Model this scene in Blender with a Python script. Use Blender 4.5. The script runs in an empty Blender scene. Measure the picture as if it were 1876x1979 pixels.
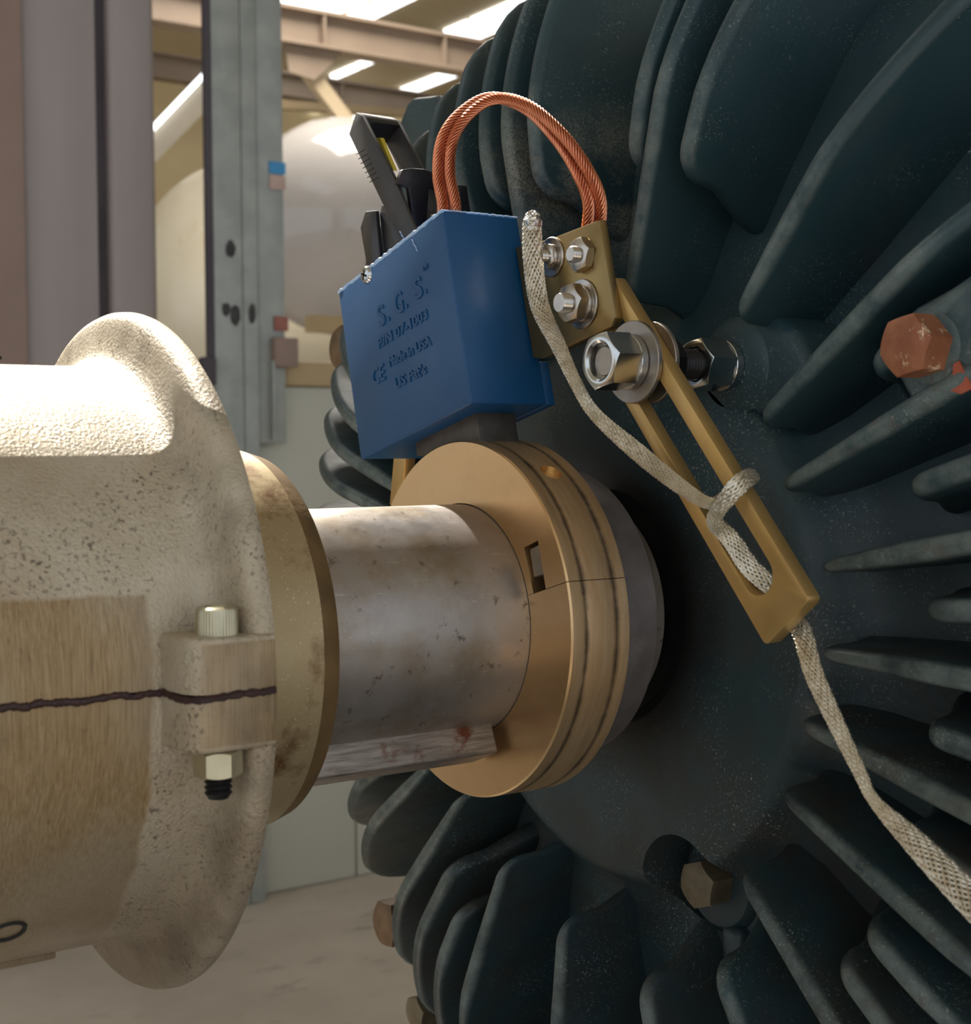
import bpy, bmesh, math, random
from mathutils import Vector, Matrix

S = bpy.context.scene
COL = S.collection
random.seed(7)
PI = math.pi
rad = math.radians


def lin(r, g, b):
    f = lambda c: c / 12.92 if c <= 0.04045 else ((c + 0.055) / 1.055) ** 2.4
    return (f(r / 255), f(g / 255), f(b / 255), 1.0)


# ------------------------------------------------------------------ camera, sky, sun, exposure
# World frame: shaft axis is the X axis (pointing into the motor), Z up, metres.
cam_d = bpy.data.cameras.new('camera')
cam = bpy.data.objects.new('camera', cam_d)
COL.objects.link(cam)
cam_d.sensor_fit = 'HORIZONTAL'
cam_d.sensor_width = 36.0
cam_d.lens = 54.69
cam_d.clip_start = 0.01
cam_d.clip_end = 100
cam_d.dof.use_dof = True
cam_d.dof.focus_distance = 0.61
cam_d.dof.aperture_fstop = 24.0
R_ = Vector((0.82446, -0.56589, -0.005994))
U_ = Vector((0.029621, 0.032574, 0.99903))
F_ = Vector((0.565145, 0.823838, -0.043618))
cam.matrix_world = Matrix(((R_.x, U_.x, -F_.x, -0.3425), (R_.y, U_.y, -F_.y, -0.5166), (R_.z, U_.z, -F_.z, 0.0719), (0, 0, 0, 1)))
S.camera = cam

world = bpy.data.worlds.new('sky')
S.world = world
world.use_nodes = True
wn = world.node_tree.nodes
wn['Background'].inputs[0].default_value = (0.86, 0.93, 1.0, 1)
wn['Background'].inputs[1].default_value = 1.0

SUN_DIR = Vector((0.04, 0.69, 0.72)).normalized()      # towards the sun
sun_d = bpy.data.lights.new('sun', 'SUN')
sun_d.energy = 14.5
sun_d.angle = rad(0.53)
sun_d.color = (1.0, 0.95, 0.86)
sun = bpy.data.objects.new('sun', sun_d)
COL.objects.link(sun)
sun.rotation_euler = SUN_DIR.to_track_quat('Z', 'Y').to_euler()
sun.location = SUN_DIR * 20


def area(name, loc, target, sx, sy, power, color):
    d = bpy.data.lights.new(name, 'AREA')
    d.shape = 'RECTANGLE'
    d.size, d.size_y, d.energy, d.color = sx, sy, power, color
    o = bpy.data.objects.new(name, d)
    COL.objects.link(o)
    o.location = loc
    o.rotation_euler = (Vector(loc) - Vector(target)).to_track_quat('Z', 'Y').to_euler()


# daylight falling through roof lights deeper in the hall
area('roof_light', (2.85, 4.9, 3.22), (2.85, 4.9, 0), 1.5, 1.4, 115, (1.0, 0.95, 0.86))

S.view_settings.view_transform = 'Standard'
S.view_settings.look = 'None'
S.view_settings.gamma = 1.0
S.view_settings.use_curve_mapping = False
S.view_settings.exposure = 0.0

# ------------------------------------------------------------------ materials


class NT:
    def __init__(self, name):
        self.m = bpy.data.materials.new(name)
        self.m.use_nodes = True
        self.t = self.m.node_tree
        self.b = self.t.nodes['Principled BSDF']
        self.geo = self.t.nodes.new('ShaderNodeNewGeometry')
        self.pos = self.geo.outputs['Position']

    def n(self, kind, **kw):
        x = self.t.nodes.new(kind)
        for k, v in kw.items():
            setattr(x, k, v)
        return x

    def lk(self, a, b):
        self.t.links.new(a, b)

    def mapping(self, scale=(1, 1, 1), rot=(0, 0, 0), src=None):
        m = self.n('ShaderNodeMapping')
        m.inputs['Scale'].default_value = scale
        m.inputs['Rotation'].default_value = rot
        self.lk(src or self.pos, m.inputs['Vector'])
        return m.outputs[0]

    def noise(self, scale, detail=4, rough=0.55, vec=None, dist=0.0):
        x = self.n('ShaderNodeTexNoise')
        x.inputs['Scale'].default_value = scale
        x.inputs['Detail'].default_value = detail
        x.inputs['Roughness'].default_value = rough
        x.inputs['Distortion'].default_value = dist
        self.lk(vec or self.pos, x.inputs['Vector'])
        return x.outputs['Fac']

    def ramp(self, fac, stops):
        x = self.n('ShaderNodeValToRGB')
        e = x.color_ramp.elements
        while len(e) < len(stops):
            e.new(0.5)
        for el, (p, c) in zip(e, stops):
            el.position = p
            el.color = c if len(c) == 4 else (*c, 1)
        self.lk(fac, x.inputs['Fac'])
        return x.outputs['Color']

    def step(self, fac, a, b):
        return self.ramp(fac, [(a, (0, 0, 0, 1)), (b, (1, 1, 1, 1))])

    def mix(self, fac, a, b):
        x = self.n('ShaderNodeMix', data_type='RGBA')
        for s, v in ((x.inputs['Factor'], fac), (x.inputs[6], a), (x.inputs[7], b)):
            if hasattr(v, 'links'):
                self.lk(v, s)
            else:
                s.default_value = v
        return x.outputs[2]

    def math(self, op, a, b=0.0, clamp=False):
        x = self.n('ShaderNodeMath', operation=op)
        x.use_clamp = clamp
        for s, v in ((x.inputs[0], a), (x.inputs[1], b)):
            if hasattr(v, 'links'):
                self.lk(v, s)
            else:
                s.default_value = v
        return x.outputs[0]

    def sep(self):
        x = self.n('ShaderNodeSeparateXYZ')
        self.lk(self.pos, x.inputs[0])
        return x.outputs

    def maprange(self, v, a, b):
        x = self.n('ShaderNodeMapRange')
        x.inputs['From Min'].default_value = a
        x.inputs['From Max'].default_value = b
        self.lk(v, x.inputs['Value'])
        return x.outputs[0]

    def set(self, **kw):
        names = dict(color='Base Color', rough='Roughness', metal='Metallic', spec='Specular IOR Level',
                     coat='Coat Weight', coatr='Coat Roughness', aniso='Anisotropic', anirot='Anisotropic Rotation')
        for k, v in kw.items():
            s = self.b.inputs[names[k]]
            if hasattr(v, 'links'):
                self.lk(v, s)
            else:
                s.default_value = v
        return self

    def bump(self, h, strength=0.3, dist=0.001):
        x = self.n('ShaderNodeBump')
        x.inputs['Strength'].default_value = strength
        x.inputs['Distance'].default_value = dist
        self.lk(h, x.inputs['Height'])
        prev = self.b.inputs['Normal'].links
        if prev:
            self.lk(prev[0].from_socket, x.inputs['Normal'])
        self.lk(x.outputs[0], self.b.inputs['Normal'])
        return self


def simple(name, c1, c2, scale=40, rough=0.5, metal=0.0, bump=None, detail=4, **kw):
    t = NT(name)
    col = t.mix(t.step(t.noise(scale, detail), 0.35, 0.68), c1, c2)
    t.set(color=col, rough=rough, metal=metal, **kw)
    if bump:
        t.bump(t.noise(bump[0], 3), bump[1], bump[2])
    return t.m


M = {}

# dark green motor paint: dust specks, brown dirt film, worn pale edges
t = NT('motor_paint')
x, y, z = t.sep()
rr_ = t.math('SQRT', t.math('ADD', t.math('MULTIPLY', y, y), t.math('MULTIPLY', z, z)))
base = t.mix(t.step(t.noise(9, 5), 0.3, 0.7), lin(34, 56, 62), lin(46, 70, 77))
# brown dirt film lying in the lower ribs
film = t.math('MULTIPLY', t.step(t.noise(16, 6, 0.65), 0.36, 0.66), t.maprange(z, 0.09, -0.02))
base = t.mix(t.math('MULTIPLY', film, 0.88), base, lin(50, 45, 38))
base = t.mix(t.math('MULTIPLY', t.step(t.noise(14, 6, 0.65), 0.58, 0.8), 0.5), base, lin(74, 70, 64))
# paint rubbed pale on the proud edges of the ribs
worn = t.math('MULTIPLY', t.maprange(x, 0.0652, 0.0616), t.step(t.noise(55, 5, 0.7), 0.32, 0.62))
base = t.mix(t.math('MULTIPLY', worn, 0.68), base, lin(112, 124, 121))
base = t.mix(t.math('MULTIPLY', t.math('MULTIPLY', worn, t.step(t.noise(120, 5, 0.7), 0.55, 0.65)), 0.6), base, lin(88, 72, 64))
# grit specks
speck = t.math('MULTIPLY', t.step(t.noise(900, 2, 0.6), 0.60, 0.70), t.step(t.noise(22, 4), 0.45, 0.64))
base = t.mix(t.math('MULTIPLY', speck, 0.65), base, lin(160, 168, 160))
# grey dust blown over the rib ends by the cable
dz = t.math('MULTIPLY', t.maprange(t.math('ABSOLUTE', t.math('SUBTRACT', z, 0.195)), 0.045, 0.008), t.maprange(t.math('ABSOLUTE', t.math('SUBTRACT', y, 0.028)), 0.060, 0.020))
dust = t.math('MULTIPLY', t.math('MULTIPLY', dz, t.step(t.noise(30, 5, 0.65), 0.42, 0.62)), t.step(t.noise(1100, 2, 0.6), 0.36, 0.60))
base = t.mix(t.math('MULTIPLY', dust, 0.75), base, lin(150, 146, 130))
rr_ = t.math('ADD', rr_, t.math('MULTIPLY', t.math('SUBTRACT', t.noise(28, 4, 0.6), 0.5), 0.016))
base = t.mix(t.math('MULTIPLY', t.maprange(rr_, 0.082, 0.056), 0.95), base, lin(11, 11, 12))      # grease and strong shade round the shaft, painted together
t.set(color=base, rough=t.maprange(t.noise(30, 4), -0.35, 1.5), spec=0.45)
t.bump(t.noise(260, 4, 0.6), 0.25, 0.0008)
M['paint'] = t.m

M['grease_shade_black'] = simple('grease_shade_black', lin(8, 9, 10), lin(18, 18, 18), 60, 0.85, spec=0.15, bump=(300, 0.2, 0.0005))


def hub_cast(name):
    t = NT(name)
    x, y, z = t.sep()
    c = t.mix(t.step(t.noise(26, 5, 0.6), 0.3, 0.72), lin(176, 162, 140), lin(204, 193, 175))
    # oil-stained patches
    st = t.math('MULTIPLY', t.step(t.noise(17, 5, 0.6), 0.42, 0.7), t.maprange(t.math('ABSOLUTE', z), 0.10, 0.015))
    c = t.mix(t.math('MULTIPLY', st, 0.6), c, lin(146, 116, 74))
    # turned band round the joint: brown vertical grain, ends at x = -0.178
    grain = t.noise(1.0, 5, 0.65, t.mapping((1500, 700, 60)))
    wob = t.math('MULTIPLY', t.math('SUBTRACT', t.noise(40, 3), 0.5), 0.006)
    band = t.math('MULTIPLY', t.maprange(t.math('ADD', z, wob), 0.0300, 0.0285), t.maprange(t.math('ADD', x, wob), -0.1765, -0.1785))
    band = t.math('MAXIMUM', band, t.math('MULTIPLY', t.math('MULTIPLY', t.maprange(y, -0.1185, -0.1203), t.maprange(t.math('ABSOLUTE', z), 0.0158, 0.0148)), t.maprange(x, -0.172, -0.169)))
    gc = t.ramp(grain, [(0.28, lin(108, 80, 46)), (0.5, lin(146, 120, 80)), (0.76, lin(168, 150, 118))])
    gc = t.mix(t.step(t.noise(12, 4), 0.40, 0.62), gc, t.mix(0.5, gc, lin(172, 166, 154)))
    c = t.mix(t.math('MULTIPLY', band, 0.9), c, gc)
    oil = t.math('MULTIPLY', t.maprange(z, -0.035, -0.075), t.step(t.noise(13, 5, 0.6), 0.25, 0.6))
    c = t.mix(t.math('MULTIPLY', oil, 0.7), c, lin(112, 88, 58))
    # dark casting pits
    pits = t.math('MULTIPLY', t.step(t.noise(620, 3, 0.65), 0.56, 0.64), t.step(t.noise(34, 4), 0.36, 0.62))
    pits = t.math('MULTIPLY', pits, t.math('SUBTRACT', 1.0, t.math('MULTIPLY', band, 0.8)))
    c = t.mix(t.math('MULTIPLY', pits, 0.75), c, lin(52, 44, 36))
    # grime in the pocket by the lug
    gx = t.maprange(t.math('ADD', x, wob), -0.166, -0.158)
    gr = t.math('MULTIPLY', t.math('MULTIPLY', gx, t.step(t.noise(36, 5, 0.6), 0.40, 0.7)), 0.55)
    c = t.mix(gr, c, lin(84, 72, 58))
    t.set(color=c, metal=0.4, rough=t.maprange(t.noise(60, 3), -0.9, 1.7))
    inv = t.math('SUBTRACT', 1.0, t.math('MULTIPLY', band, 0.85))
    t.bump(t.math('MULTIPLY', t.noise(900, 3, 0.6), inv), 0.8, 0.0008)
    t.bump(t.math('MULTIPLY', grain, band), 0.15, 0.0006)
    return t.m


M['hub'] = hub_cast('cast_aluminium')

# stained disc behind the flange
t = NT('stained_steel')
c = t.mix(t.step(t.noise(22, 5), 0.3, 0.7), lin(160, 140, 104), lin(178, 160, 126))
c = t.mix(t.step(t.noise(40, 5, 0.65), 0.55, 0.7), c, lin(108, 74, 42))
c = t.mix(t.math('MULTIPLY', t.step(t.noise(1300, 2), 0.66, 0.72), 0.8), c, lin(225, 214, 186))
t.set(color=c, metal=0.55, rough=0.46)
t.bump(t.noise(300, 3), 0.15, 0.0005)
M['disc'] = t.m
M['chamfer_rust'] = simple('rusty_brown_edge', lin(108, 86, 56), lin(134, 108, 72), 60, 0.55, 0.4, bump=(320, 0.3, 0.0006))

# worn shaft
t = NT('shaft_steel')
c = t.mix(t.step(t.noise(16, 5), 0.3, 0.7), lin(158, 150, 146), lin(186, 178, 170))
c = t.mix(t.math('MULTIPLY', t.step(t.noise(24, 5, 0.6), 0.46, 0.68), 0.75), c, lin(140, 118, 78))
sc = t.noise(1.0, 4, 0.7, t.mapping((120, 1400, 160), (0.5, 0, 0.3)))
c = t.mix(t.math('MULTIPLY', t.step(sc, 0.62, 0.70), 0.5), c, lin(206, 200, 190))
c = t.mix(t.math('MULTIPLY', t.step(t.noise(140, 4, 0.7), 0.62, 0.70), 0.7), c, lin(84, 68, 56))
t.set(color=c, metal=0.8, rough=t.maprange(t.noise(90, 4), -0.85, 2.4))
t.bump(t.noise(500, 3), 0.12, 0.0004)
M['shaft'] = t.m
M['collar_steel'] = simple('dark_collar_steel', lin(124, 116, 116), lin(158, 150, 148), 50, 0.42, 0.6, bump=(400, 0.15, 0.0004))

t = NT('key_steel')
c = t.mix(t.step(t.noise(1, 5, 0.6, t.mapping((60, 700, 700))), 0.35, 0.65), lin(122, 112, 105), lin(164, 154, 146))
c = t.mix(t.step(t.noise(48, 5, 0.7), 0.54, 0.64), c, lin(110, 66, 50))
t.set(color=c, metal=0.7, rough=0.5)
t.bump(t.noise(1, 3, 0.5, t.mapping((40, 900, 900))), 0.25, 0.0006)
M['key'] = t.m

# bronze ring: turned face and rubbed rim
t = NT('bronze')
x, y, z = t.sep()
c = t.mix(t.step(t.noise(20, 3), 0.3, 0.7), lin(214, 178, 132), lin(224, 190, 146))
fine = t.noise(1, 3, 0.6, t.mapping((2600, 40, 40)))
c = t.mix(t.math('MULTIPLY', t.step(fine, 0.45, 0.65), 0.18), c, lin(168, 124, 80))
t.set(color=c, metal=0.95, rough=0.33, aniso=0.5)
t.bump(t.noise(1, 2, 0.5, t.mapping((1500, 30, 30))), 0.05, 0.0003)
M['bronze'] = t.m
t = NT('bronze_rim_rubbed')
x, y, z = t.sep()
c = t.mix(t.step(t.noise(1, 4, 0.6, t.mapping((300, 30, 30))), 0.35, 0.7), lin(204, 168, 124), lin(218, 188, 150))
for gx, w in ((0.0072, 0.0011), (0.0222, 0.0013)):
    d = t.math('ABSOLUTE', t.math('SUBTRACT', x, gx))
    d = t.math('ADD', d, t.math('MULTIPLY', t.math('SUBTRACT', t.noise(90, 4, 0.7), 0.5), 0.0026))
    c = t.mix(t.math('MULTIPLY', t.maprange(d, w * 1.5, 0.0), 0.85, True), c, lin(74, 58, 46))
c = t.mix(t.math('MULTIPLY', t.step(t.noise(1, 4, 0.65, t.mapping((140, 20, 20))), 0.55, 0.72), 0.35), c, lin(134, 112, 96))
t.set(color=c, metal=0.75, rough=0.45, aniso=0.3)
M['bronze_rim'] = t.m
M['glint_insert_brass'] = simple('glint_insert_brass', lin(226, 196, 140), lin(240, 216, 170), 200, 0.25, 0.9, bump=(600, 0.4, 0.001))
M['dark_slot'] = simple('dark_slot', lin(16, 13, 11), lin(30, 24, 20), 60, 0.8)
M['insert'] = simple('grey_insert', lin(132, 122, 112), lin(150, 140, 128), 60, 0.45, 0.4)

# blue moulded plastic
t = NT('blue_plastic')
c = t.mix(t.step(t.noise(18, 4), 0.3, 0.7), lin(10, 68, 116), lin(15, 77, 126))
t.set(color=c, rough=t.maprange(t.noise(24, 3), -0.6, 1.9), spec=0.5)
t.bump(t.noise(700, 3), 0.06, 0.0004)
M['blue'] = t.m
M['burr_highlight'] = simple('pale_blue_edge_highlight', lin(150, 190, 236), lin(190, 214, 244), 200, 0.5)
M['black_plastic'] = simple('black_plastic', lin(24, 24, 28), lin(32, 32, 37), 50, 0.34, bump=(600, 0.05, 0.0003))
M['grey_black_plastic'] = simple('matt_black_plastic', lin(46, 45, 47), lin(56, 54, 55), 60, 0.5, bump=(600, 0.05, 0.0003))
M['yellow'] = simple('yellow_strip', lin(196, 176, 52), lin(214, 196, 80), 90, 0.5)
M['carbon'] = simple('carbon_block', lin(70, 66, 62), lin(88, 83, 78), 120, 0.5, 0.2, bump=(500, 0.1, 0.0003))

# brass plates
t = NT('brass')
c = t.mix(t.step(t.noise(30, 5), 0.3, 0.7), lin(190, 156, 95), lin(208, 173, 113))
c = t.mix(t.math('MULTIPLY', t.step(t.noise(16, 4), 0.5, 0.75), 0.45), c, lin(138, 112, 78))
t.set(color=c, metal=0.65, rough=0.4)
t.bump(t.noise(1, 3, 0.5, t.mapping((500, 60, 60))), 0.05, 0.0003)
M['brass'] = t.m
t = NT('plate_bronze')
c = t.mix(t.step(t.noise(24, 4), 0.3, 0.7), lin(128, 110, 78), lin(160, 136, 88))
t.set(color=c, metal=0.85, rough=0.38)
M['plate'] = t.m

M['zinc'] = simple('bright_zinc', lin(188, 192, 194), lin(212, 214, 214), 60, 0.2, 1.0, bump=(300, 0.04, 0.0003))
M['stainless'] = simple('stainless', lin(176, 170, 164), lin(204, 198, 190), 60, 0.26, 1.0)
M['washer'] = simple('dull_washer', lin(148, 140, 132), lin(168, 160, 150), 70, 0.42, 0.9)
M['black_steel'] = simple('black_steel', lin(26, 26, 30), lin(42, 41, 44), 60, 0.4, 0.6)
M['yellow_zinc'] = simple('yellowish_zinc', lin(176, 168, 140), lin(204, 198, 172), 60, 0.34, 0.8)
t = NT('rusty_bolt')
c = t.mix(t.step(t.noise(60, 5), 0.3, 0.7), lin(140, 84, 58), lin(178, 120, 86))
c = t.mix(t.step(t.noise(160, 4, 0.7), 0.60, 0.68), c, lin(224, 196, 164))
t.set(color=c, rough=0.6, metal=0.3)
t.bump(t.noise(300, 4), 0.35, 0.0008)
M['rusty'] = t.m
M['brown_bolt'] = simple('brown_bolt', lin(96, 86, 68), lin(122, 108, 84), 90, 0.6, 0.3, bump=(260, 0.3, 0.0008))
M['tan_bolt'] = simple('tan_bolt', lin(92, 72, 52), lin(122, 97, 70), 70, 0.6, 0.3, bump=(200, 0.3, 0.001))
M['red_paint'] = simple('red_paint_daub', lin(150, 72, 52), lin(176, 92, 66), 120, 0.6)

t = NT('copper_wire')
c = t.mix(t.step(t.noise(120, 4), 0.3, 0.7), lin(198, 122, 90), lin(224, 152, 118))
t.set(color=c, metal=0.9, rough=0.34)
M['copper'] = t.m
M['copper_core'] = simple('copper_core', lin(110, 56, 38), lin(130, 68, 46), 100, 0.5, 0.7)
t = NT('tinned_wire')
c = t.mix(t.step(t.noise(160, 4), 0.35, 0.65), lin(190, 180, 158), lin(222, 214, 198))
t.set(color=c, metal=0.75, rough=0.38)
M['tinned'] = t.m
M['tinned_core'] = simple('tinned_core', lin(92, 85, 72), lin(116, 108, 94), 100, 0.6, 0.5)
M['solder'] = simple('solder', lin(200, 200, 198), lin(236, 236, 234), 400, 0.22, 0.9, bump=(500, 0.8, 0.001))

# setting
t = NT('concrete')
c = t.mix(t.step(t.noise(3.0, 6, 0.6), 0.3, 0.7), lin(182, 173, 163), lin(206, 198, 188))
c = t.mix(t.math('MULTIPLY', t.step(t.noise(7, 5, 0.65, t.mapping((1, 2.4, 1))), 0.58, 0.72), 0.55), c, lin(108, 98, 88))
t.set(color=c, rough=0.85)
M['concrete'] = t.m
M['bounce_block_paint'] = simple('bounce_block_paint', lin(48, 50, 48), lin(62, 62, 58), 12, 0.6)
M['wall'] = simple('cream_wall', lin(222, 200, 152), lin(234, 214, 170), 1.2, 0.8)
M['ceiling'] = simple('roof_sheet', lin(214, 200, 170), lin(226, 212, 184), 1.0, 0.75)
M['beam'] = simple('beam_paint', lin(136, 118, 102), lin(152, 134, 116), 2.0, 0.6)
M['beam_light'] = simple('brace_paint', lin(190, 170, 140), lin(204, 184, 152), 2.0, 0.6)
M['duct'] = simple('duct_grey', lin(176, 168, 154), lin(190, 182, 168), 3, 0.6)
M['tank'] = simple('tank_white', lin(186, 180, 176), lin(196, 190, 186), 3.0, 0.10, coat=0.2)
t = NT('tank_cream')
c = t.mix(t.step(t.noise(3, 4), 0.3, 0.7), lin(230, 220, 196), lin(240, 232, 212))
c = t.mix(t.math('MULTIPLY', t.step(t.noise(5, 4, 0.6, t.mapping((1, 1, 0.35))), 0.60, 0.70), 0.5), c, lin(206, 178, 116))
t.set(color=c, rough=0.3, coat=0.2)
M['tank2'] = t.m
t = NT('galvanised')
c = t.mix(t.step(t.noise(16, 4), 0.3, 0.7), lin(142, 147, 144), lin(166, 169, 165))
c = t.mix(t.math('MULTIPLY', t.step(t.noise(1, 4, 0.6, t.mapping((46, 46, 5))), 0.55, 0.75), 0.4), c, lin(172, 178, 176))
t.set(color=c, metal=0.25, rough=0.5)
M['galv'] = t.m
t = NT('column_paint')
c = t.mix(t.step(t.noise(1, 3, 0.5, t.mapping((9, 9, 1.2))), 0.3, 0.7), lin(150, 141, 140), lin(166, 157, 156))
t.set(color=c, rough=0.55)
M['column'] = t.m
M['column_dark'] = simple('column_shadow_gap', lin(70, 64, 72), lin(84, 78, 84), 4, 0.7)  # shade painted dark on the strut's edge; also colours column web, clamp, screws
M['column_brown'] = simple('column_primer', lin(138, 116, 106), lin(152, 130, 120), 3, 0.6)
M['cabinet'] = simple('grey_green_panel', lin(178, 178, 166), lin(188, 188, 176), 1.5, 0.6)
M['ledge'] = simple('tan_ledge', lin(168, 146, 110), lin(184, 162, 124), 3, 0.7)
M['dark_blot'] = simple('dark_stain', lin(48, 50, 50), lin(66, 68, 66), 30, 0.7)
M['blue_tape'] = simple('blue_tape', lin(60, 140, 196), lin(74, 154, 208), 30, 0.6)
M['pink_tape'] = simple('pink_label', lin(182, 156, 146), lin(194, 168, 158), 30, 0.6)
M['red_label'] = simple('red_label', lin(140, 84, 74), lin(156, 98, 86), 30, 0.6)
M['sunlit_gap_patch'] = simple('sunlit_gap_patch', lin(240, 240, 238), lin(250, 250, 250), 30, 0.4)
M['joint'] = simple('joint_sealant', lin(40, 20, 22), lin(58, 30, 28), 200, 0.6, bump=(300, 0.5, 0.001))

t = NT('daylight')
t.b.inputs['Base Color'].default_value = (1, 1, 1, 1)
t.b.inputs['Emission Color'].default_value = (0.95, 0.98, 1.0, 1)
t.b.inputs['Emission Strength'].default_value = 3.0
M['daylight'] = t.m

# ------------------------------------------------------------------ builders


def finish(bm, mats, name, parent=None, smooth=35):
    bmesh.ops.recalc_face_normals(bm, faces=bm.faces)
    me = bpy.data.meshes.new(name)
    bm.to_mesh(me)
    bm.free()
    for m in (mats if isinstance(mats, (list, tuple)) else [mats]):
        me.materials.append(M[m])
    if smooth:
        me.shade_smooth()
        me.set_sharp_from_angle(angle=rad(smooth))
    o = bpy.data.objects.new(name, me)
    COL.objects.link(o)
    if parent:
        adopt(o, parent)
    return o


def adopt(o, parent):
    o.parent = parent
    if parent.type == 'EMPTY':
        o.matrix_parent_inverse = Matrix.Translation(-parent.location)


def thing(name, label, cat, loc, group=None):
    o = bpy.data.objects.new(name, None)
    o.empty_display_size = 0.02
    o.location = loc
    COL.objects.link(o)
    return tag(o, label, cat, group)


def tag(o, label, cat, group=None):
    o['label'] = label
    o['category'] = cat
    if group:
        o['group'] = group
    return o


def structure(o):
    o['kind'] = 'structure'
    return o


def merge(bm, other):
    me = bpy.data.meshes.new('tmp')
    other.to_mesh(me)
    other.free()
    bm.from_mesh(me)
    bpy.data.meshes.remove(me)
    return bm


def bevel(bm, w, seg=2, angle=30, edges=None):
    if edges is None:
        edges = [e for e in bm.edges if len(e.link_faces) == 2 and e.calc_face_angle(0) > rad(angle)]
    if edges:
        bmesh.ops.bevel(bm, geom=edges, offset=w, segments=seg, affect='EDGES', profile=0.5, clamp_overlap=True)
    return bm


def box(x0, x1, y0, y1, z0, z1, bev=0, seg=2):
    bm = bmesh.new()
    v = [bm.verts.new((x, y, z)) for x in (x0, x1) for y in (y0, y1) for z in (z0, z1)]
    for f in ((0, 1, 3, 2), (4, 6, 7, 5), (0, 4, 5, 1), (2, 3, 7, 6), (0, 2, 6, 4), (1, 5, 7, 3)):
        bm.faces.new([v[i] for i in f])
    bmesh.ops.recalc_face_normals(bm, faces=bm.faces)
    if bev:
        bevel(bm, bev, seg)
    return bm


def prism(poly, a0, a1, axis='X', bev=0, seg=2, sel=None):
    """polygon (two coords) extruded between a0 and a1 along the axis; X: poly=(y,z), Y: (x,z), Z: (x,y)"""
    bm = bmesh.new()

    def P(p, a):
        return {'X': (a, p[0], p[1]), 'Y': (p[0], a, p[1]), 'Z': (p[0], p[1], a)}[axis]
    lo = [bm.verts.new(P(p, a0)) for p in poly]
    hi = [bm.verts.new(P(p, a1)) for p in poly]
    n = len(poly)
    bm.faces.new(lo)
    bm.faces.new(hi)
    for i in range(n):
        bm.faces.new((lo[i], lo[(i + 1) % n], hi[(i + 1) % n], hi[i]))
    bmesh.ops.recalc_face_normals(bm, faces=bm.faces)
    if bev:
        bevel(bm, bev, seg)
    return bm


def revolve(prof, seg=64, a0=0.0, a1=360.0, cy=0.0, cz=0.0, cap=False):
    """profile (x, r) about an axis parallel to X through (cy, cz); angle 0 = -Y, 90 = +Z"""
    bm = bmesh.new()
    full = abs(a1 - a0) > 359.9
    na = seg if full else seg + 1
    rings = []
    for i in range(na):
        a = rad(a0 + (a1 - a0) * i / seg)
        rings.append([bm.verts.new((x, cy - r * math.cos(a), cz + r * math.sin(a))) for x, r in prof])
    for i in range(seg):
        A, B = rings[i], rings[(i + 1) % na]
        for j in range(len(prof) - 1):
            bm.faces.new((A[j], A[j + 1], B[j + 1], B[j]))
    if cap and not full:
        bm.faces.new(rings[0])
        bm.faces.new(rings[-1])
    bmesh.ops.remove_doubles(bm, verts=bm.verts, dist=1e-7)
    return bm


def hexa(x_top, x_bot, af, cy, cz, rot=0.0, hole=0.0, depth=0.003, cham=True, both=False):
    """hexagon prism about an X-parallel axis, chamfered on the x_top end"""
    bm = bmesh.new()
    s = 1 if x_bot > x_top else -1
    N = 72
    rc = af / 2 * 0.97
    loops = []
    hexr = lambda k: (af / 2) / math.cos(rad((k * 5) % 60 - 30))

    def ring(fr, fx):
        loops.append([bm.verts.new((fx(k), cy - fr(k) * math.cos(rad(k * 5 + rot)), cz + fr(k) * math.sin(rad(k * 5 + rot)))) for k in range(N)])
    if hole:
        ring(lambda k: hole, lambda k: x_top + s * depth)
        ring(lambda k: hole, lambda k: x_top + s * 0.0008)
        ring(lambda k: hole * 1.16, lambda k: x_top)
    ring(lambda k: rc, lambda k: x_top)
    ring(hexr, lambda k: x_top + s * (hexr(k) - rc) * 0.62)
    ring(hexr, lambda k: x_bot - (s * (hexr(k) - rc) * 0.62 if both else 0))
    if both:
        ring(lambda k: rc, lambda k: x_bot)
    for A, B in zip(loops[:-1], loops[1:]):
        for k in range(N):
            bm.faces.new((A[k], A[(k + 1) % N], B[(k + 1) % N], B[k]))
    bm.faces.new(loops[0])
    bm.faces.new(loops[-1])
    return bm


def rod(x0, x1, r, cy, cz, seg=32, thread=0.0, pitch=0.0012, tip=0.0006):
    n = max(2, int(abs(x1 - x0) / (pitch / 2)))
    prof = [(x0, 0.0), (x0, r - tip)]
    if thread:
        for i in range(1, n + 1):
            prof.append((x0 + (x1 - x0) * i / n, r - (thread if i % 2 else 0)))
    else:
        prof += [(x0 + math.copysign(tip, x1 - x0), r), (x1, r)]
    prof.append((x1, 0.0))
    return revolve(prof, seg, cy=cy, cz=cz)


def washer(x0, x1, ro, ri, cy, cz, seg=48):
    e = 0.0003 if x1 > x0 else -0.0003
    return revolve([(x0, ri), (x0, ro - abs(e)), (x0 + e, ro), (x1 - e, ro), (x1, ro - abs(e)), (x1, ri), (x0, ri)], seg, cy=cy, cz=cz)


def smooth_path(pts, n=12):
    P = [Vector(p) for p in pts]
    P = [P[0] * 2 - P[1]] + P + [P[-1] * 2 - P[-2]]
    out = []
    for i in range(1, len(P) - 2):
        p0, p1, p2, p3 = P[i - 1:i + 3]
        for k in range(n):
            u = k / n
            out.append(0.5 * ((2 * p1) + (p2 - p0) * u + (2 * p0 - 5 * p1 + 4 * p2 - p3) * u * u + (3 * p1 - p0 - 3 * p2 + p3) * u ** 3))
    out.append(P[-2])
    return out


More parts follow.
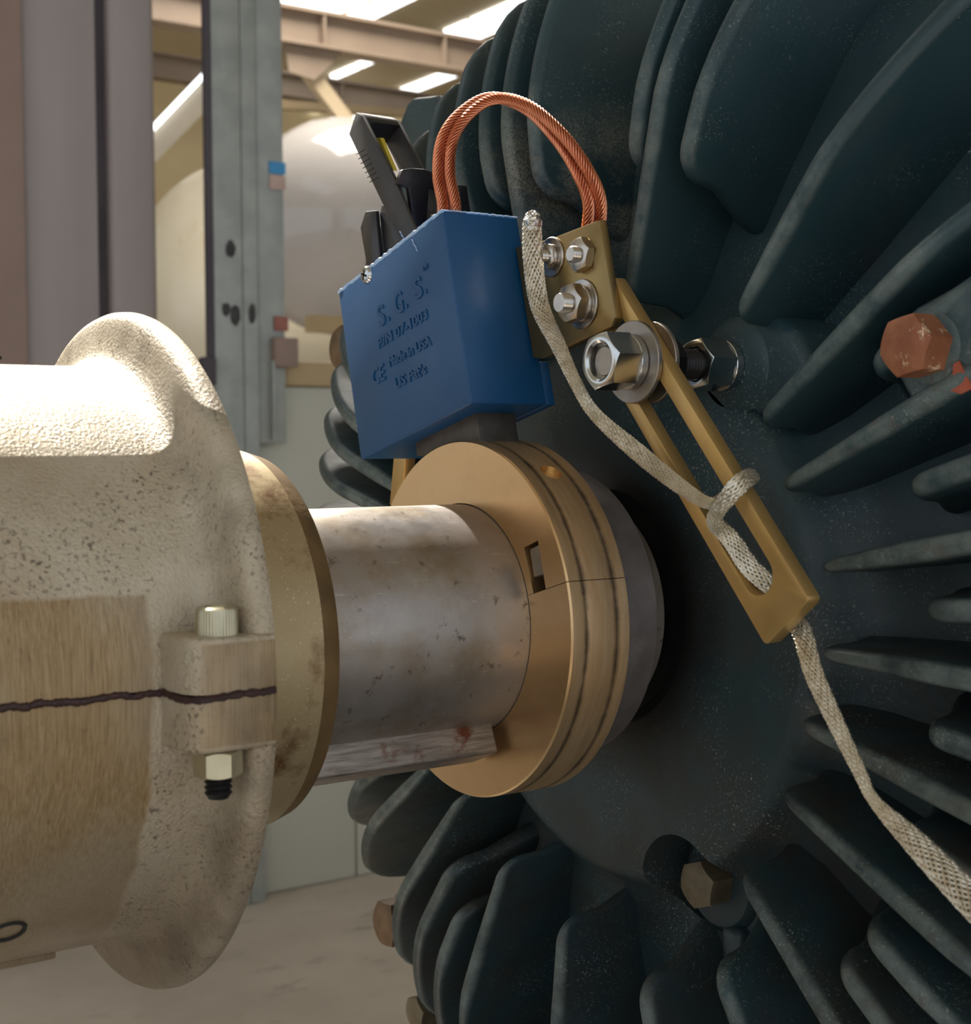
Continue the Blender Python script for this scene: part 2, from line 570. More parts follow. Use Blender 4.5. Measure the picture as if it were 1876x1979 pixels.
def resample(path, step):
    L = [0.0]
    for a, b in zip(path[:-1], path[1:]):
        L.append(L[-1] + (b - a).length)
    n = max(2, int(L[-1] / step))
    out, j = [], 0
    for i in range(n + 1):
        s = L[-1] * i / n
        while j < len(L) - 2 and L[j + 1] < s:
            j += 1
        u = (s - L[j]) / max(1e-9, L[j + 1] - L[j])
        out.append(path[j].lerp(path[j + 1], min(1, u)))
    return out


def frames(path, up=Vector((0, 0, 1))):
    fr = []
    n = None
    for i, p in enumerate(path):
        tan = (path[min(i + 1, len(path) - 1)] - path[max(i - 1, 0)]).normalized()
        if n is None:
            n = (up - tan * up.dot(tan))
            if n.length < 0.1:
                n = Vector((1, 0, 0)) - tan * tan.x
        else:
            n = n - tan * n.dot(tan)
        n.normalize()
        fr.append((tan, n.copy(), tan.cross(n)))
    return fr


def tube(bm, path, r, sides=8, fr=None, flat=1.0, cap=True):
    fr = fr or frames(path)
    rings = []
    for i, (p, (tn, a, b)) in enumerate(zip(path, fr)):
        rr = r(i) if callable(r) else r
        rings.append([bm.verts.new(p + a * (rr * math.cos(2 * PI * k / sides)) + b * (rr * flat * math.sin(2 * PI * k / sides))) for k in range(sides)])
    for A, B in zip(rings[:-1], rings[1:]):
        for k in range(sides):
            bm.faces.new((A[k], A[(k + 1) % sides], B[(k + 1) % sides], B[k]))
    if cap:
        bm.faces.new(rings[0])
        bm.faces.new(rings[-1])
    return bm


def boolean(target, cutter):
    md = target.modifiers.new('cut', 'BOOLEAN')
    md.operation = 'DIFFERENCE'
    md.solver = 'EXACT'
    md.object = cutter
    dg = bpy.context.evaluated_depsgraph_get()
    me = bpy.data.meshes.new_from_object(target.evaluated_get(dg))
    old = target.data
    target.modifiers.clear()
    target.data = me
    bpy.data.meshes.remove(old)
    me.name = target.name
    me.shade_smooth()
    me.set_sharp_from_angle(angle=rad(35))
    bpy.data.objects.remove(cutter)
    return target


def V3(x, yz):
    return Vector((x, yz[0], yz[1]))


# ------------------------------------------------------------------ the setting
FZ = -0.85
structure(finish(box(-7, 14, -5, 11, FZ - 0.1, FZ), 'concrete', 'floor', smooth=0))
structure(finish(box(-7, 14, 11, 11.2, FZ, 3.3), 'wall', 'wall_back', smooth=0))
structure(finish(box(14, 14.2, -5, 11.2, FZ, 3.3), 'wall', 'wall_right', smooth=0))
# roof with an open bay over the machine through which the sun falls
bm = bmesh.new()
for a in ((-7, -1.4, -5, 11.2), (0.215, 14.2, -5, 11.2), (-1.4, 0.215, -5, 1.8), (-1.4, 0.215, 4.6, 11.2)):
    merge(bm, box(a[0], a[1], a[2], a[3], 3.3, 3.4))
structure(finish(bm, 'ceiling', 'ceiling', smooth=0))

k = 0
for (x0, x1, y0, y1) in ((5.86, 5.93, 10.05, 10.42), (5.86, 5.93, 10.46, 10.85), (6.62, 6.76, 10.15, 10.95), (5.75, 5.83, 11.0, 11.0), (5.94, 6.26, 8.86, 9.17),
                         (5.94, 6.26, 8.2, 8.80), (4.45, 5.02, 8.75, 9.6), (5.12, 5.30, 8.4, 9.5), (6.55, 6.70, 10.98, 10.998)):
    if y1 - y0 < 0.1:
        continue
    k += 1
    structure(finish(box(x0, x1, y0, y1, 3.27, 3.299), 'daylight', 'window_%d' % k, smooth=0))
for (x0, x1, z0, z1) in ((5.86, 6.02, 0.86, 1.14), (5.72, 5.83, 3.0, 3.05), (6.0, 6.18, 2.92, 3.0)):
    k += 1
    structure(finish(box(x0, x1, 10.97, 10.999, z0, z1), 'daylight', 'window_%d' % k, smooth=0))
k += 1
bm = prism([(3.05, 1.94), (3.46, 2.385), (3.44, 2.405), (3.03, 1.96)], 7.98, 8.0, 'Y')  # glowing strip standing in for the sunlit highlight along the duct
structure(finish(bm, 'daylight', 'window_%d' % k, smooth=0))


# roof beams and braces
def ibeam(name, label, x0, x1, y, z0, z1):
    b = thing(name, label, 'beam', ((x0 + x1) / 2, y, z0))
    finish(box(x0, x1, y - 0.008, y + 0.008, z0 + 0.01, z1 - 0.01), 'beam', 'web', b, 0)
    finish(box(x0, x1, y - 0.06, y + 0.06, z1 - 0.018, z1), 'beam', 'flange', b, 0)
    finish(box(x0, x1, y - 0.06, y + 0.06, z0, z0 + 0.018), 'beam', 'flange', b, 0)
    for i in range(4):
        xs = x0 + (x1 - x0) * (0.25 + 0.09 * i)
        finish(box(xs, xs + 0.012, y - 0.055, y - 0.008, z0 + 0.018, z1 - 0.018), 'beam', 'stiffener', b, 0)
    return b


bb = ibeam('roof_beam', 'brown steel beam running across under the roof above the white tank', 1.2, 9.0, 6.0, 2.03, 2.21)
bm = prism([(2.96, 2.03), (3.28, 2.03), (3.12, 1.88), (2.98, 1.90)], 5.99, 6.006, 'Y')
finish(bm, 'beam', 'gusset_plate', bb, 0)
ibeam('roof_beam', 'far brown roof beam behind the nearer one, close under the skylights', 3.0, 12.0, 9.6, 2.72, 2.90)


def bar_between(name, p, q, w, h, m):
    p, q = Vector(p), Vector(q)
    d = (q - p).normalized()
    s = Vector((0, 1, 0))
    s = (s - d * s.dot(d)).normalized()
    u = d.cross(s)
    bm = bmesh.new()
    vs = [bm.verts.new(e + s * (a * w / 2) + u * (c * h / 2)) for e in (p, q) for a in (-1, 1) for c in (-1, 1)]
    for f in ((0, 1, 3, 2), (4, 6, 7, 5), (0, 4, 5, 1), (2, 3, 7, 6), (0, 2, 6, 4), (1, 5, 7, 3)):
        bm.faces.new([vs[i] for i in f])
    return finish(bm, m, name, smooth=0)


tag(bar_between('knee_brace', (3.06, 6.06, 2.0), (3.46, 6.06, 1.58), 0.05, 0.075, 'beam_light'),
    'pale diagonal knee brace hanging from the roof beam above the tank', 'brace')
tag(bar_between('diagonal_pipe', (2.86, 8.06, 1.64), (3.7, 8.06, 2.52), 0.10, 0.13, 'duct'),
    'grey diagonal duct under a glowing highlight strip between column and strut', 'duct')
tag(bar_between('purlin', (3.2, 7.2, 2.02), (6.2, 9.0, 2.62), 0.06, 0.05, 'beam_light'),
    'thin pale purlin slanting below the roof beam at the top', 'beam')


# tanks
def tank(name, label, xc, a, yc, zc, R, x_end, m, group=None):
    prof = [(xc - a * math.cos(rad(d)), R * math.sin(rad(d))) for d in range(0, 91, 5)]
    prof += [(x_end, R), (x_end + 0.1, R * 0.9), (x_end + 0.2, R * 0.5), (x_end + 0.22, 0)]
    tt = thing(name, label, 'tank', (xc + 0.8, yc, FZ), group)
    finish(revolve(prof, 64, cy=yc, cz=zc), m, 'vessel', tt)
    for xs in (xc + 0.55, x_end - 0.3):
        bm = box(xs - 0.06, xs + 0.06, yc - R * 0.85, yc + R * 0.85, FZ, zc - R * 0.55)
        finish(bm, 'beam_light', 'saddle', tt, 0)
    return tt


tank('storage_tank', 'white horizontal tank with a domed end, right of the galvanised strut', 2.76, 0.43, 5.1, 1.02, 0.46, 6.0, 'tank')
tank('storage_tank', 'cream tank end seen through the gap between column and strut', 3.2, 0.62, 7.0, 0.85, 0.80, 7.0, 'tank2')
ld = thing('tank_platform', 'tan platform edge running beneath the white tank', 'platform', (3.2, 4.6, FZ))
finish(box(2.2, 5.2, 4.3, 4.36, 0.50, 0.56), 'ledge', 'edge_rail', ld, 0)
for xs in (2.9, 4.8):
    finish(box(xs, xs + 0.06, 4.3, 4.36, FZ, 0.50), 'ledge', 'post', ld, 0)

PT = 1.6            # the posts end above the view
# left column (H section with plates)
c = thing('steel_column', 'wide grey painted steel column at the left edge of the view', 'column', (0.5, 2.4, FZ))
finish(box(0.5339, 0.6783, 2.2985, 2.3285, FZ, PT, 0.006, 2), 'column', 'face_plate', c)
finish(box(0.246, 0.5299, 2.2785, 2.3185, FZ, PT, 0.004, 2), 'column_brown', 'side_plate', c)
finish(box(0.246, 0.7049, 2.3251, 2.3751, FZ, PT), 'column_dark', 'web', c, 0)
finish(box(0.7035, 0.7993, 2.2985, 2.3585, FZ, PT, 0.014, 4), 'column', 'flange', c)

# galvanised strut
s = thing('strut_channel', 'galvanised steel strut with dark blots standing beside the painted column', 'column', (0.85, 2.2, FZ))
finish(box(0.8682, 0.9298, 2.1856, 2.2056, FZ, PT, 0.003, 2), 'galv', 'channel', s)
finish(box(0.9318, 0.966, 2.1897, 2.2097, FZ, PT, 0.003, 2), 'galv', 'channel', s)
finish(box(0.9674, 1.0276, 2.195, 2.213, 0.0828, PT, 0.004, 2), 'galv', 'splice_plate', s)
finish(box(0.8541, 0.8675, 2.1856, 2.1976, 0.2503, PT), 'column_dark', 'shaded_edge_strip', s, 0)  # dark strip painting the shade on the strut's left side
blots = []
blots.append((0.9044, 2.1856, 0.4673, 0.0107, 0.0174, 'bolt_hole'))
blots.append((0.8937, 2.1856, 0.3481, 0.0094, 0.0134, 'dark_blot'))
blots.append((0.9124, 2.1856, 0.3374, 0.0107, 0.0201, 'dark_blot'))
blots.append((0.9499, 2.1856, 0.3414, 0.0067, 0.0188, 'dark_blot'))
for px, py, pz, w, h, nm in blots:
    bm = bmesh.new()
    bmesh.ops.create_uvsphere(bm, u_segments=14, v_segments=8, radius=1)
    for v in bm.verts:
        v.co *= 1 + random.uniform(-0.15, 0.15)
    bmesh.ops.transform(bm, matrix=Matrix.Translation((px, py, pz)) @ Matrix.Diagonal((w, 0.004, h, 1)), verts=bm.verts)
    finish(bm, 'dark_blot', nm, s)
finish(box(0.9942, 1.0303, 2.1917, 2.1937, 0.6255, 0.6496), 'blue_tape', 'blue_tape', s, 0)
finish(box(0.9942, 1.0303, 2.1917, 2.1937, 0.5946, 0.6228), 'pink_tape', 'pink_label', s, 0)
finish(box(1.0009, 1.0317, 2.1903, 2.1933, 0.3106, 0.34), 'red_label', 'red_label', s, 0)
finish(box(0.9942, 1.0478, 2.1756, 2.2056, 0.2369, 0.2972, 0.004, 2), 'column_brown', 'clamp', s)
finish(box(0.8374, 0.8669, 2.1722, 2.2022, 0.1967, 0.2529, 0.006, 2), 'column_dark', 'clamp', s)
finish(box(0.9901, 0.9968, 2.1789, 2.1989, 0.0895, 0.2503, 0.002, 2), 'galv', 'edge_lip', s)

# cabinet with a ledge
c = thing('metal_cabinet', 'grey green panelled cabinet on the concrete behind the shaft', 'cabinet', (1.4, 2.5, FZ))
finish(box(0.74, 1.198, 2.23, 2.27, FZ + 0.002, 0.20, 0.003), 'cabinet', 'panel', c)
finish(box(1.202, 1.70, 2.23, 2.27, FZ + 0.002, 0.20, 0.003), 'cabinet', 'panel', c)
finish(box(1.704, 2.60, 2.23, 2.27, FZ + 0.002, 0.20, 0.003), 'cabinet', 'panel', c)
finish(box(0.74, 2.60, 2.272, 2.8, FZ, 0.20), 'cabinet', 'body', c, 0)
finish(box(0.74, 2.64, 2.215, 2.85, 0.201, 0.252, 0.006), 'ledge', 'top_board', c)
finish(box(1.222, 1.255, 2.226, 2.2295, -0.80, -0.70), 'sunlit_gap_patch', 'sunlit_gap_patch', c, 0)  # white patch painted in place of a sunlit gap
for (px, pz) in ((1.02, 0.16), (1.03, 0.115)):
    finish(rod(0, 0.003, 0.004, 0, 0, 12), 'column_dark', 'screw', None).matrix_world = Matrix.Translation((px, 2.23, pz)) @ Matrix.Rotation(rad(-90), 4, 'Z')
for o in [o for o in COL.objects if o.name.startswith('screw') and o.parent is None]:
    adopt(o, c)

# ------------------------------------------------------------------ motor
motor = thing('electric_motor', 'large dark green motor with radial cooling ribs round its shaft end', 'motor', (0.40, 0, FZ))
XF = 0.0605                                           # ridge plane of the fins
bell = [(0.078, 0.0), (0.078, 0.116), (0.0795, 0.1205), (0.083, 0.124), (0.090, 0.128), (0.098, 0.134), (0.104, 0.145), (0.108, 0.165), (0.116, 0.20), (0.128, 0.24),
        (0.138, 0.268), (0.147, 0.281), (0.158, 0.288), (0.20, 0.292), (0.21, 0.318), (0.232, 0.318), (0.24, 0.292), (0.75, 0.292), (0.75, 0)]
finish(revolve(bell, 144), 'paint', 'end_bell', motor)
# bearing cap and ring of grease with painted shade round the shaft
finish(revolve([(0.0785, 0.049), (0.0776, 0.049), (0.0776, 0.0520), (0.0779, 0.0530), (0.0785, 0.0532)], 72), 'grease_shade_black', 'grease_shade_ring', motor)
# pedestal and feet, below the view; baseplate added to block floor bounce
bp = finish(box(-1.3, 1.2, -0.62, 0.20, -0.46, -0.42, 0.005), 'bounce_block_paint', 'bounce_block_plate')
tag(bp, 'added dark baseplate under the machine, below the picture', 'baseplate')
finish(box(-1.28, 1.18, -0.6, 0.18, FZ, -0.462, 0.01), 'concrete', 'motor_plinth')
finish(box(0.26, 0.74, -0.24, -0.10, -0.419, -0.26, 0.01), 'paint', 'foot', motor)
finish(box(0.26, 0.74, 0.02, 0.16, -0.419, -0.26, 0.01), 'paint', 'foot', motor)
tag(bpy.data.objects['motor_plinth'], 'concrete block under the added baseplate of the green motor', 'plinth')


def fin_mesh(r0, long):
    out = []
    if long:
        out += [(r0 - 0.012, 0.112), (r0 - 0.006, 0.096), (r0 - 0.001, 0.084)]
        Rc = 0.012
    else:
        out += [(r0 - 0.020, 0.118), (r0 - 0.015, 0.103), (r0 - 0.008, 0.092), (r0 - 0.002, 0.083)]
        Rc = 0.015
    for d in range(0, 91, 15):
        out.append((r0 + Rc - Rc * math.cos(rad(d)), XF + Rc - Rc * math.sin(rad(d))))
    r = max(0.19, out[-1][0] + 0.004)
    while r < 0.294:
        out.append((r, XF + 0.0400 * ((r - 0.220) / 0.100) ** 1.6 if r > 0.220 else XF))
        r += 0.0085
    out += [(0.2980, 0.0878), (0.3070, 0.0952), (0.3140, 0.1030), (0.3190, 0.1115), (0.3220, 0.1220), (0.3232, 0.1340), (0.3235, 0.20)]
    ridge = len(out)
    out += [(0.27, 0.205), (0.255, 0.16), (0.20, 0.140), (r0 + 0.01, 0.128)]
    h = 0.0041
    bm = bmesh.new()
    A = [bm.verts.new((x, -r, h)) for r, x in out]
    B = [bm.verts.new((x, -r, -h)) for r, x in out]
    n = len(out)
    bm.faces.new(A)
    bm.faces.new(B)
    for i in range(n):
        bm.faces.new((A[i], A[(i + 1) % n], B[(i + 1) % n], B[i]))
    bmesh.ops.recalc_face_normals(bm, faces=bm.faces)
    bm.edges.ensure_lookup_table()
    es = []
    for L in (A, B):
        for i in range(ridge - 1):
            es.append(bm.edges.get((L[i], L[i + 1])))
    bmesh.ops.bevel(bm, geom=es, offset=h * 0.94, segments=4, affect='EDGES', profile=0.5, clamp_overlap=True)
    bmesh.ops.triangulate(bm, faces=[f for f in bm.faces if len(f.verts) > 4])
    for v in bm.verts:                                # casting draft: thicker towards the root
        v.co.z *= 1 + 7 * max(0, min(0.07, v.co.x - XF))
        if long:                                      # the long ribs run out to a narrow nose
            q_ = max(0.0, min(1.0, (-v.co.y - r0) / 0.030))
            v.co.z *= 0.5 + 0.5 * q_ * q_ * (3 - 2 * q_)
    bmesh.ops.recalc_face_normals(bm, faces=bm.faces)
    me = bpy.data.meshes.new('cooling_fin')
    bm.to_mesh(me)
    bm.free()
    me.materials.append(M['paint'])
    me.shade_smooth()
    me.set_sharp_from_angle(angle=rad(40))
    return me


FINS = [(51.0, .154, 1), (36.3, .135, 1), (24.7, .132, 1), (10.9, .141, 1), (-1.6, .139, 1), (-13.5, .133, 1), (-26.0, .134, 1), (-43.6, .137, 1),
        (31.0, .188, 0), (17.4, .186, 0), (4.7, .185, 0), (-7.9, .187, 0), (-19.3, .188, 0), (-31.8, .188, 0), (-37.8, .187, 0),
        (-57.5, .158, 0), (-75.0, .158, 0), (-95.5, .144, 1), (-114.8, .139, 1), (-121.2, .185, 0), (-126.8, .172, 0), (-133.0, .138, 1), (-144.0, .150, 1),
        (-150.0, .150, 1), (-156, .185, 0), (-162, .140, 1), (-168, .185, 0), (-174, .140, 1), (180, .185, 0), (174, .140, 1),
        (167.5, .150, 1), (162.3, .150, 1), (157.0, .185, 0), (151.5, .140, 1), (146, .185, 0), (140, .140, 1), (134, .185, 0), (128, .140, 1),
        (121.5, .185, 0), (115.0, .140, 1), (109.0, .196, 0), (104.2, .140, 1), (98.8, .188, 0), (79.2, .190, 0), (76.0, .137, 1), (69.8, .190, 0)]
cache = {}
for a, r0, lg in FINS:
    key = (round(r0, 3), lg)
    if key not in cache:
        cache[key] = fin_mesh(r0, lg)
    o = bpy.data.objects.new('cooling_fin', cache[key])
    COL.objects.link(o)
    adopt(o, motor)
    o.rotation_euler = (rad(-a), 0, 0)

# outer bolt on a boss that swells out of the rib at 31 degrees
bm = prism([(-0.1735, 0.104), (-0.1750, 0.110), (-0.1785, 0.1155), (-0.184, 0.119), (-0.2075, 0.1275), (-0.226, 0.140), (-0.233, 0.106), (-0.205, 0.0925), (-0.190, 0.087), (-0.1835, 0.0835), (-0.1812, 0.088), (-0.1765, 0.095)], 0.0628, 0.13, 'X', 0.0035, 3)
merge(bm, revolve([(0.07, 0.0135), (0.0622, 0.0125), (0.0618, 0.0118), (0.0618, 0.0)], 40, cy=-0.1910, cz=0.1045))
boss = finish(bm, 'paint', 'bolt_boss', motor)
bo = finish(hexa(0.0500, 0.0622, 0.0190, -0.1900, 0.1050, 12), 'rusty', 'hex_bolt', boss)
bo['label'] = 'rusty orange hexagon bolt head'
bm = prism([(-0.2015, 0.0985), (-0.2035, 0.0995), (-0.2075, 0.0930), (-0.2095, 0.0905), (-0.2045, 0.0885), (-0.1995, 0.0900), (-0.2010, 0.0940)], 0.0612, 0.0619, 'X')
p = finish(bm, 'red_paint', 'paint_daub', boss, 0)
# bolt in a counterbore at the edge of the face
cut = finish(rod(0.055, 0.1055, 0.0235, -0.0475, -0.1180, 40), 'paint', 'cut', None, 0)
boolean(bpy.data.objects['end_bell'], cut)
bs = finish(revolve([(0.125, 0.026), (0.104, 0.0215), (0.101, 0.0190), (0.1005, 0.0150), (0.1005, 0.0)], 40, cy=-0.0475, cz=-0.1190), 'paint', 'bolt_boss', motor)
finish(hexa(0.0880, 0.1004, 0.0190, -0.0478, -0.1178, 20), 'brown_bolt', 'hex_bolt', bs)
bm = prism([(-0.0500, -0.136), (-0.0640, -0.136), (-0.0635, -0.200), (-0.0545, -0.200)], 0.0990, 0.14, 'X', 0.0042, 3)
finish(bm, 'paint', 'web_rib', motor)
# ears with bolts behind the ribs
for a, rr, m in ((-139.8, 0.345, 'tan_bolt'), (156.6, 0.341, 'tan_bolt'), (-130.5, 0.352, 'brown_bolt')):
    cy, cz = -rr * math.cos(rad(a)), rr * math.sin(rad(a))
    ci, si = math.cos(rad(a)), math.sin(rad(a))
    bm = revolve([(0.16, 0.017), (0.13, 0.017), (0.128, 0.015), (0.128, 0)], 28, cy=cy, cz=cz)
    q = [(-(rr - 0.075) * ci - s_ * 0.02 * si, (rr - 0.075) * si - s_ * 0.02 * ci) for s_ in (-1, 1)]
    w = [(cy - s_ * 0.0165 * si, cz - s_ * 0.0165 * ci) for s_ in (1, -1)]
    merge(bm, prism(q + w, 0.130, 0.16, 'X', 0.004))
    ear = finish(bm, 'paint', 'bolt_ear', motor)
    finish(hexa(0.114, 0.1285, 0.026 if m == 'tan_bolt' else 0.018, cy, cz, a * 1.7), m, 'hex_bolt', ear)
# terminal lug block at the top behind the ribs
bm = prism([(0.225, 0.280), (0.249, 0.2835), (0.256, 0.281), (0.268, 0.268), (0.262, 0.252), (0.205, 0.205), (0.165, 0.245)], 0.13, 0.20, 'X', 0.005)
finish(bm, 'paint', 'lifting_lug', motor)
# raised pad under the mounting stud
bm = revolve([(0.10, 0.024), (0.080, 0.020), (0.078, 0.017), (0.078, 0.0)], 36, cy=-0.080, cz=0.104)
merge(bm, prism([(-0.070, 0.118), (-0.060, 0.095), (-0.105, 0.080), (-0.125, 0.096), (-0.112, 0.118), (-0.09, 0.128)], 0.0795, 0.11, 'X', 0.004, 3))
finish(bm, 'paint', 'stud_pad', motor)

# ------------------------------------------------------------------ shaft, key
sh = thing('motor_shaft', 'stained steel shaft between the coupling hub and the green motor', 'shaft', (0.0, 0, 0))
finish(revolve([(-0.099, 0.0), (-0.099, 0.0482), (0.030, 0.0482), (0.070, 0.0482), (0.070, 0.0)], 128), 'shaft', 'shaft_body', sh)
finish(revolve([(0.0295, 0.0484), (0.0295, 0.0618), (0.0305, 0.0626), (0.0535, 0.0626), (0.0545, 0.0616), (0.0545, 0.0484)], 96), 'collar_steel', 'shoulder', sh)
ka = rad(-68.5)
kr = Vector((0, -math.cos(ka), math.sin(ka)))
kt = Vector((0, math.sin(ka), math.cos(ka)))
bm = bmesh.new()
r_in, r_out, hw = 0.040, 0.0592, 0.0100
sect = [(r_in, hw), (r_out, hw), (r_out, -hw), (r_in, -hw)]
lo = [bm.verts.new(Vector((-0.0985, 0, 0)) + kr * a + kt * b) for a, b in sect]
hi = [bm.verts.new(Vector((-0.0035, 0, 0)) + kr * a + kt * b) for a, b in sect]
bm.faces.new(lo)
bm.faces.new(hi)
for i in range(4):
    bm.faces.new((lo[i], lo[(i + 1) % 4], hi[(i + 1) % 4], hi[i]))
bmesh.ops.recalc_face_normals(bm, faces=bm.faces)
bevel(bm, 0.0012, 3)
finish(bm, 'key', 'key', sh)['label'] = 'square steel key with rusty machining lines'

# ------------------------------------------------------------------ bronze ring in two halves
ring = thing('grounding_ring', 'golden bronze split ring clamped on the shaft against the motor', 'ring', (0.0145, 0, -0.075))
RI, RO = 0.0486, 0.075
GROOVES = [(0.0064, 0.0), (0.0068, 0.00008), (0.0076, 0.00008), (0.0080, 0.0), (0.0214, 0.0), (0.0219, 0.00008), (0.0226, 0.00008), (0.0231, 0.0)]


def ring_half(a0, a1):
    prof = [(0.0, RI), (0.0, RO - 0.0007), (0.0007, RO)] + [(x, RO - d) for x, d in GROOVES] + [(0.0284, RO), (0.0291, RO - 0.0007), (0.0291, RI), (0.0, RI)]
    bm = revolve(prof[:-1], 96, a0, a1)
    # close the bore and the ends
    na = 97
    bm.verts.ensure_lookup_table()
    np_ = len(prof) - 1
    rows = [[bm.verts[i * np_ + j] for j in range(np_)] for i in range(na)]
    for i in range(na - 1):
        bm.faces.new((rows[i][-1], rows[i][0], rows[i + 1][0], rows[i + 1][-1]))
    bm.faces.new(rows[0])
    bm.faces.new(rows[-1])
    bmesh.ops.recalc_face_normals(bm, faces=bm.faces)
    for f in bm.faces:
        n = f.normal
        if abs(n.x) < 0.5:
            c = f.calc_center_median()
            if math.hypot(c.y, c.z) > 0.07:
                f.material_index = 1
    return bm


up = finish(ring_half(16.12, 195.9), ['bronze', 'bronze_rim'], 'upper_half', ring)
ca, sa = math.cos(rad(16.2)), math.sin(rad(16.2))


def rt(u, v):                                           # u along the split radius, v square to it (upwards)
    return (-u * ca - v * sa * 1.0, u * sa + v * ca) if False else (-u * ca + v * sa, u * sa + v * ca)


cut = finish(prism([rt(0.0525, -0.002), rt(0.0608, -0.002), rt(0.0612, 0.0192), rt(0.0515, 0.0186)], -0.004, 0.009, 'X'), 'dark_slot', 'cut', None, 0)
boolean(up, cut)
cut = finish(rod(0.0, 0.03, 0.0046, 0, 0, 32), 'bronze', 'cut', None, 0)
d = Vector((0, -math.cos(rad(55.7)), math.sin(rad(55.7))))
cut.matrix_world = Matrix.Translation(Vector((0.0150, 0, 0)) + d * 0.0655) @ d.to_track_quat('X', 'Y').to_matrix().to_4x4()
bpy.context.view_layer.update()
boolean(up, cut)
sc_ = finish(rod(0.0, 0.006, 0.0045, 0, 0, 28), 'glint_insert_brass', 'set_screw', ring)  # bright tilted insert added to make the rim hole shine
sc_.matrix_basis = Matrix.Translation(Vector((0.0150, 0, 0)) + d * 0.0668) @ (d + Vector((0.10, 0.12, 0.2))).to_track_quat('X', 'Y').to_matrix().to_4x4()
finish(ring_half(-163.9, 15.88), ['bronze', 'bronze_rim'], 'lower_half', ring)
finish(prism([rt(0.0527, 0.0062), rt(0.0603, 0.0062), rt(0.0606, 0.0178), rt(0.0532, 0.0174)], 0.0012, 0.0088, 'X', 0.0003), 'insert', 'clamp_block', ring)
finish(prism([rt(0.0522, 0.0), rt(0.0612, 0.0), rt(0.0612, 0.019), rt(0.0515, 0.0184)], 0.0086, 0.0089, 'X'), 'dark_slot', 'pocket_floor', ring, 0)

# ------------------------------------------------------------------ coupling hub
hub = thing('coupling_hub', 'stained cast aluminium coupling hub with flared flange at the left', 'coupling', (-0.25, 0, -0.12))
HP = [(-0.46, 0.0), (-0.46, 0.1015), (-0.30, 0.1015), (-0.22, 0.1015), (-0.178, 0.1015), (-0.1665, 0.1016), (-0.1630, 0.1020), (-0.1600, 0.1033), (-0.1579, 0.1053), (-0.1566, 0.1080), (-0.1557, 0.1115), (-0.1550, 0.1150),
      (-0.1543, 0.1180), (-0.1530, 0.1200), (-0.1510, 0.1210), (-0.1485, 0.1212), (-0.1468, 0.1207), (-0.1460, 0.1185), (-0.1455, 0.112), (-0.1455, 0.0)]


def half(a0, a1, s):
    bm = revolve(HP, 96, a0, a1, cap=True)
    z0, z1 = (0.0007, 0.0172) if s > 0 else (-0.0168, -0.0007)
    # clamping lug: outer face level with the rim, rounded outer corner towards the barrel
    poly = [(-0.1752, -0.094), (-0.1752, -0.1075), (-0.1743, -0.1150), (-0.1722, -0.1192), (-0.1690, -0.1210), (-0.1500, -0.1212), (-0.1472, -0.1208), (-0.1472, -0.094)]
    lug = prism(poly, z0, z1, 'Z')
    bmesh.ops.recalc_face_normals(lug, faces=lug.faces)
    zz = z1 if s > 0 else z0
    bevel(lug, 0.0016, 3, edges=[e for e in lug.edges if all(abs(v.co.z - zz) < 1e-6 for v in e.verts)])
    return merge(bm, lug)


finish(half(0.25, 179.75, 1), 'hub', 'upper_casting', hub)
finish(half(-179.75, -0.25, -1), 'hub', 'lower_casting', hub)
# dark sealant oozing from the joint, uneven
pts = []
x = -0.46
while x < -0.1745:
    pts.append((x, -0.1014 - random.uniform(0, 0.0005), -0.0004 + random.uniform(-0.0005, 0.0005)))
    x += 0.004
pts += [(-0.1752, -0.103, -0.0002), (-0.1750, -0.110, -0.0006), (-0.1741, -0.1150, -0.0009), (-0.1720, -0.1190, -0.0008), (-0.1690, -0.1209, -0.0005), (-0.164, -0.1211, -0.0002), (-0.158, -0.1212, 0.0002), (-0.1525, -0.1212, 0.0000), (-0.1475, -0.1208, 0.0003)]
pth = smooth_path(pts, 5)
rs = [0.0009 + 0.0005 * random.random() for _ in pth]
finish(tube(bmesh.new(), pth, lambda i: rs[i], 7), 'joint', 'joint_sealant', hub)
# inner hub disc behind the flange
finish(revolve([(-0.1454, 0.0), (-0.1454, 0.0716), (-0.1043, 0.0716)], 120), 'disc', 'end_disc', hub)
finish(revolve([(-0.1043, 0.07165), (-0.0978, 0.0696), (-0.0968, 0.0686), (-0.0968, 0.0)], 120), 'chamfer_rust', 'chamfer', hub)


# cap screw through the lug: built along X, then turned upright
def upright(bm, x, y, z):
    bmesh.ops.transform(bm, matrix=Matrix.Translation((x, y, z)) @ Matrix.Rotation(rad(90), 4, 'Y'), verts=bm.verts)   # local -X becomes +Z
    return bm


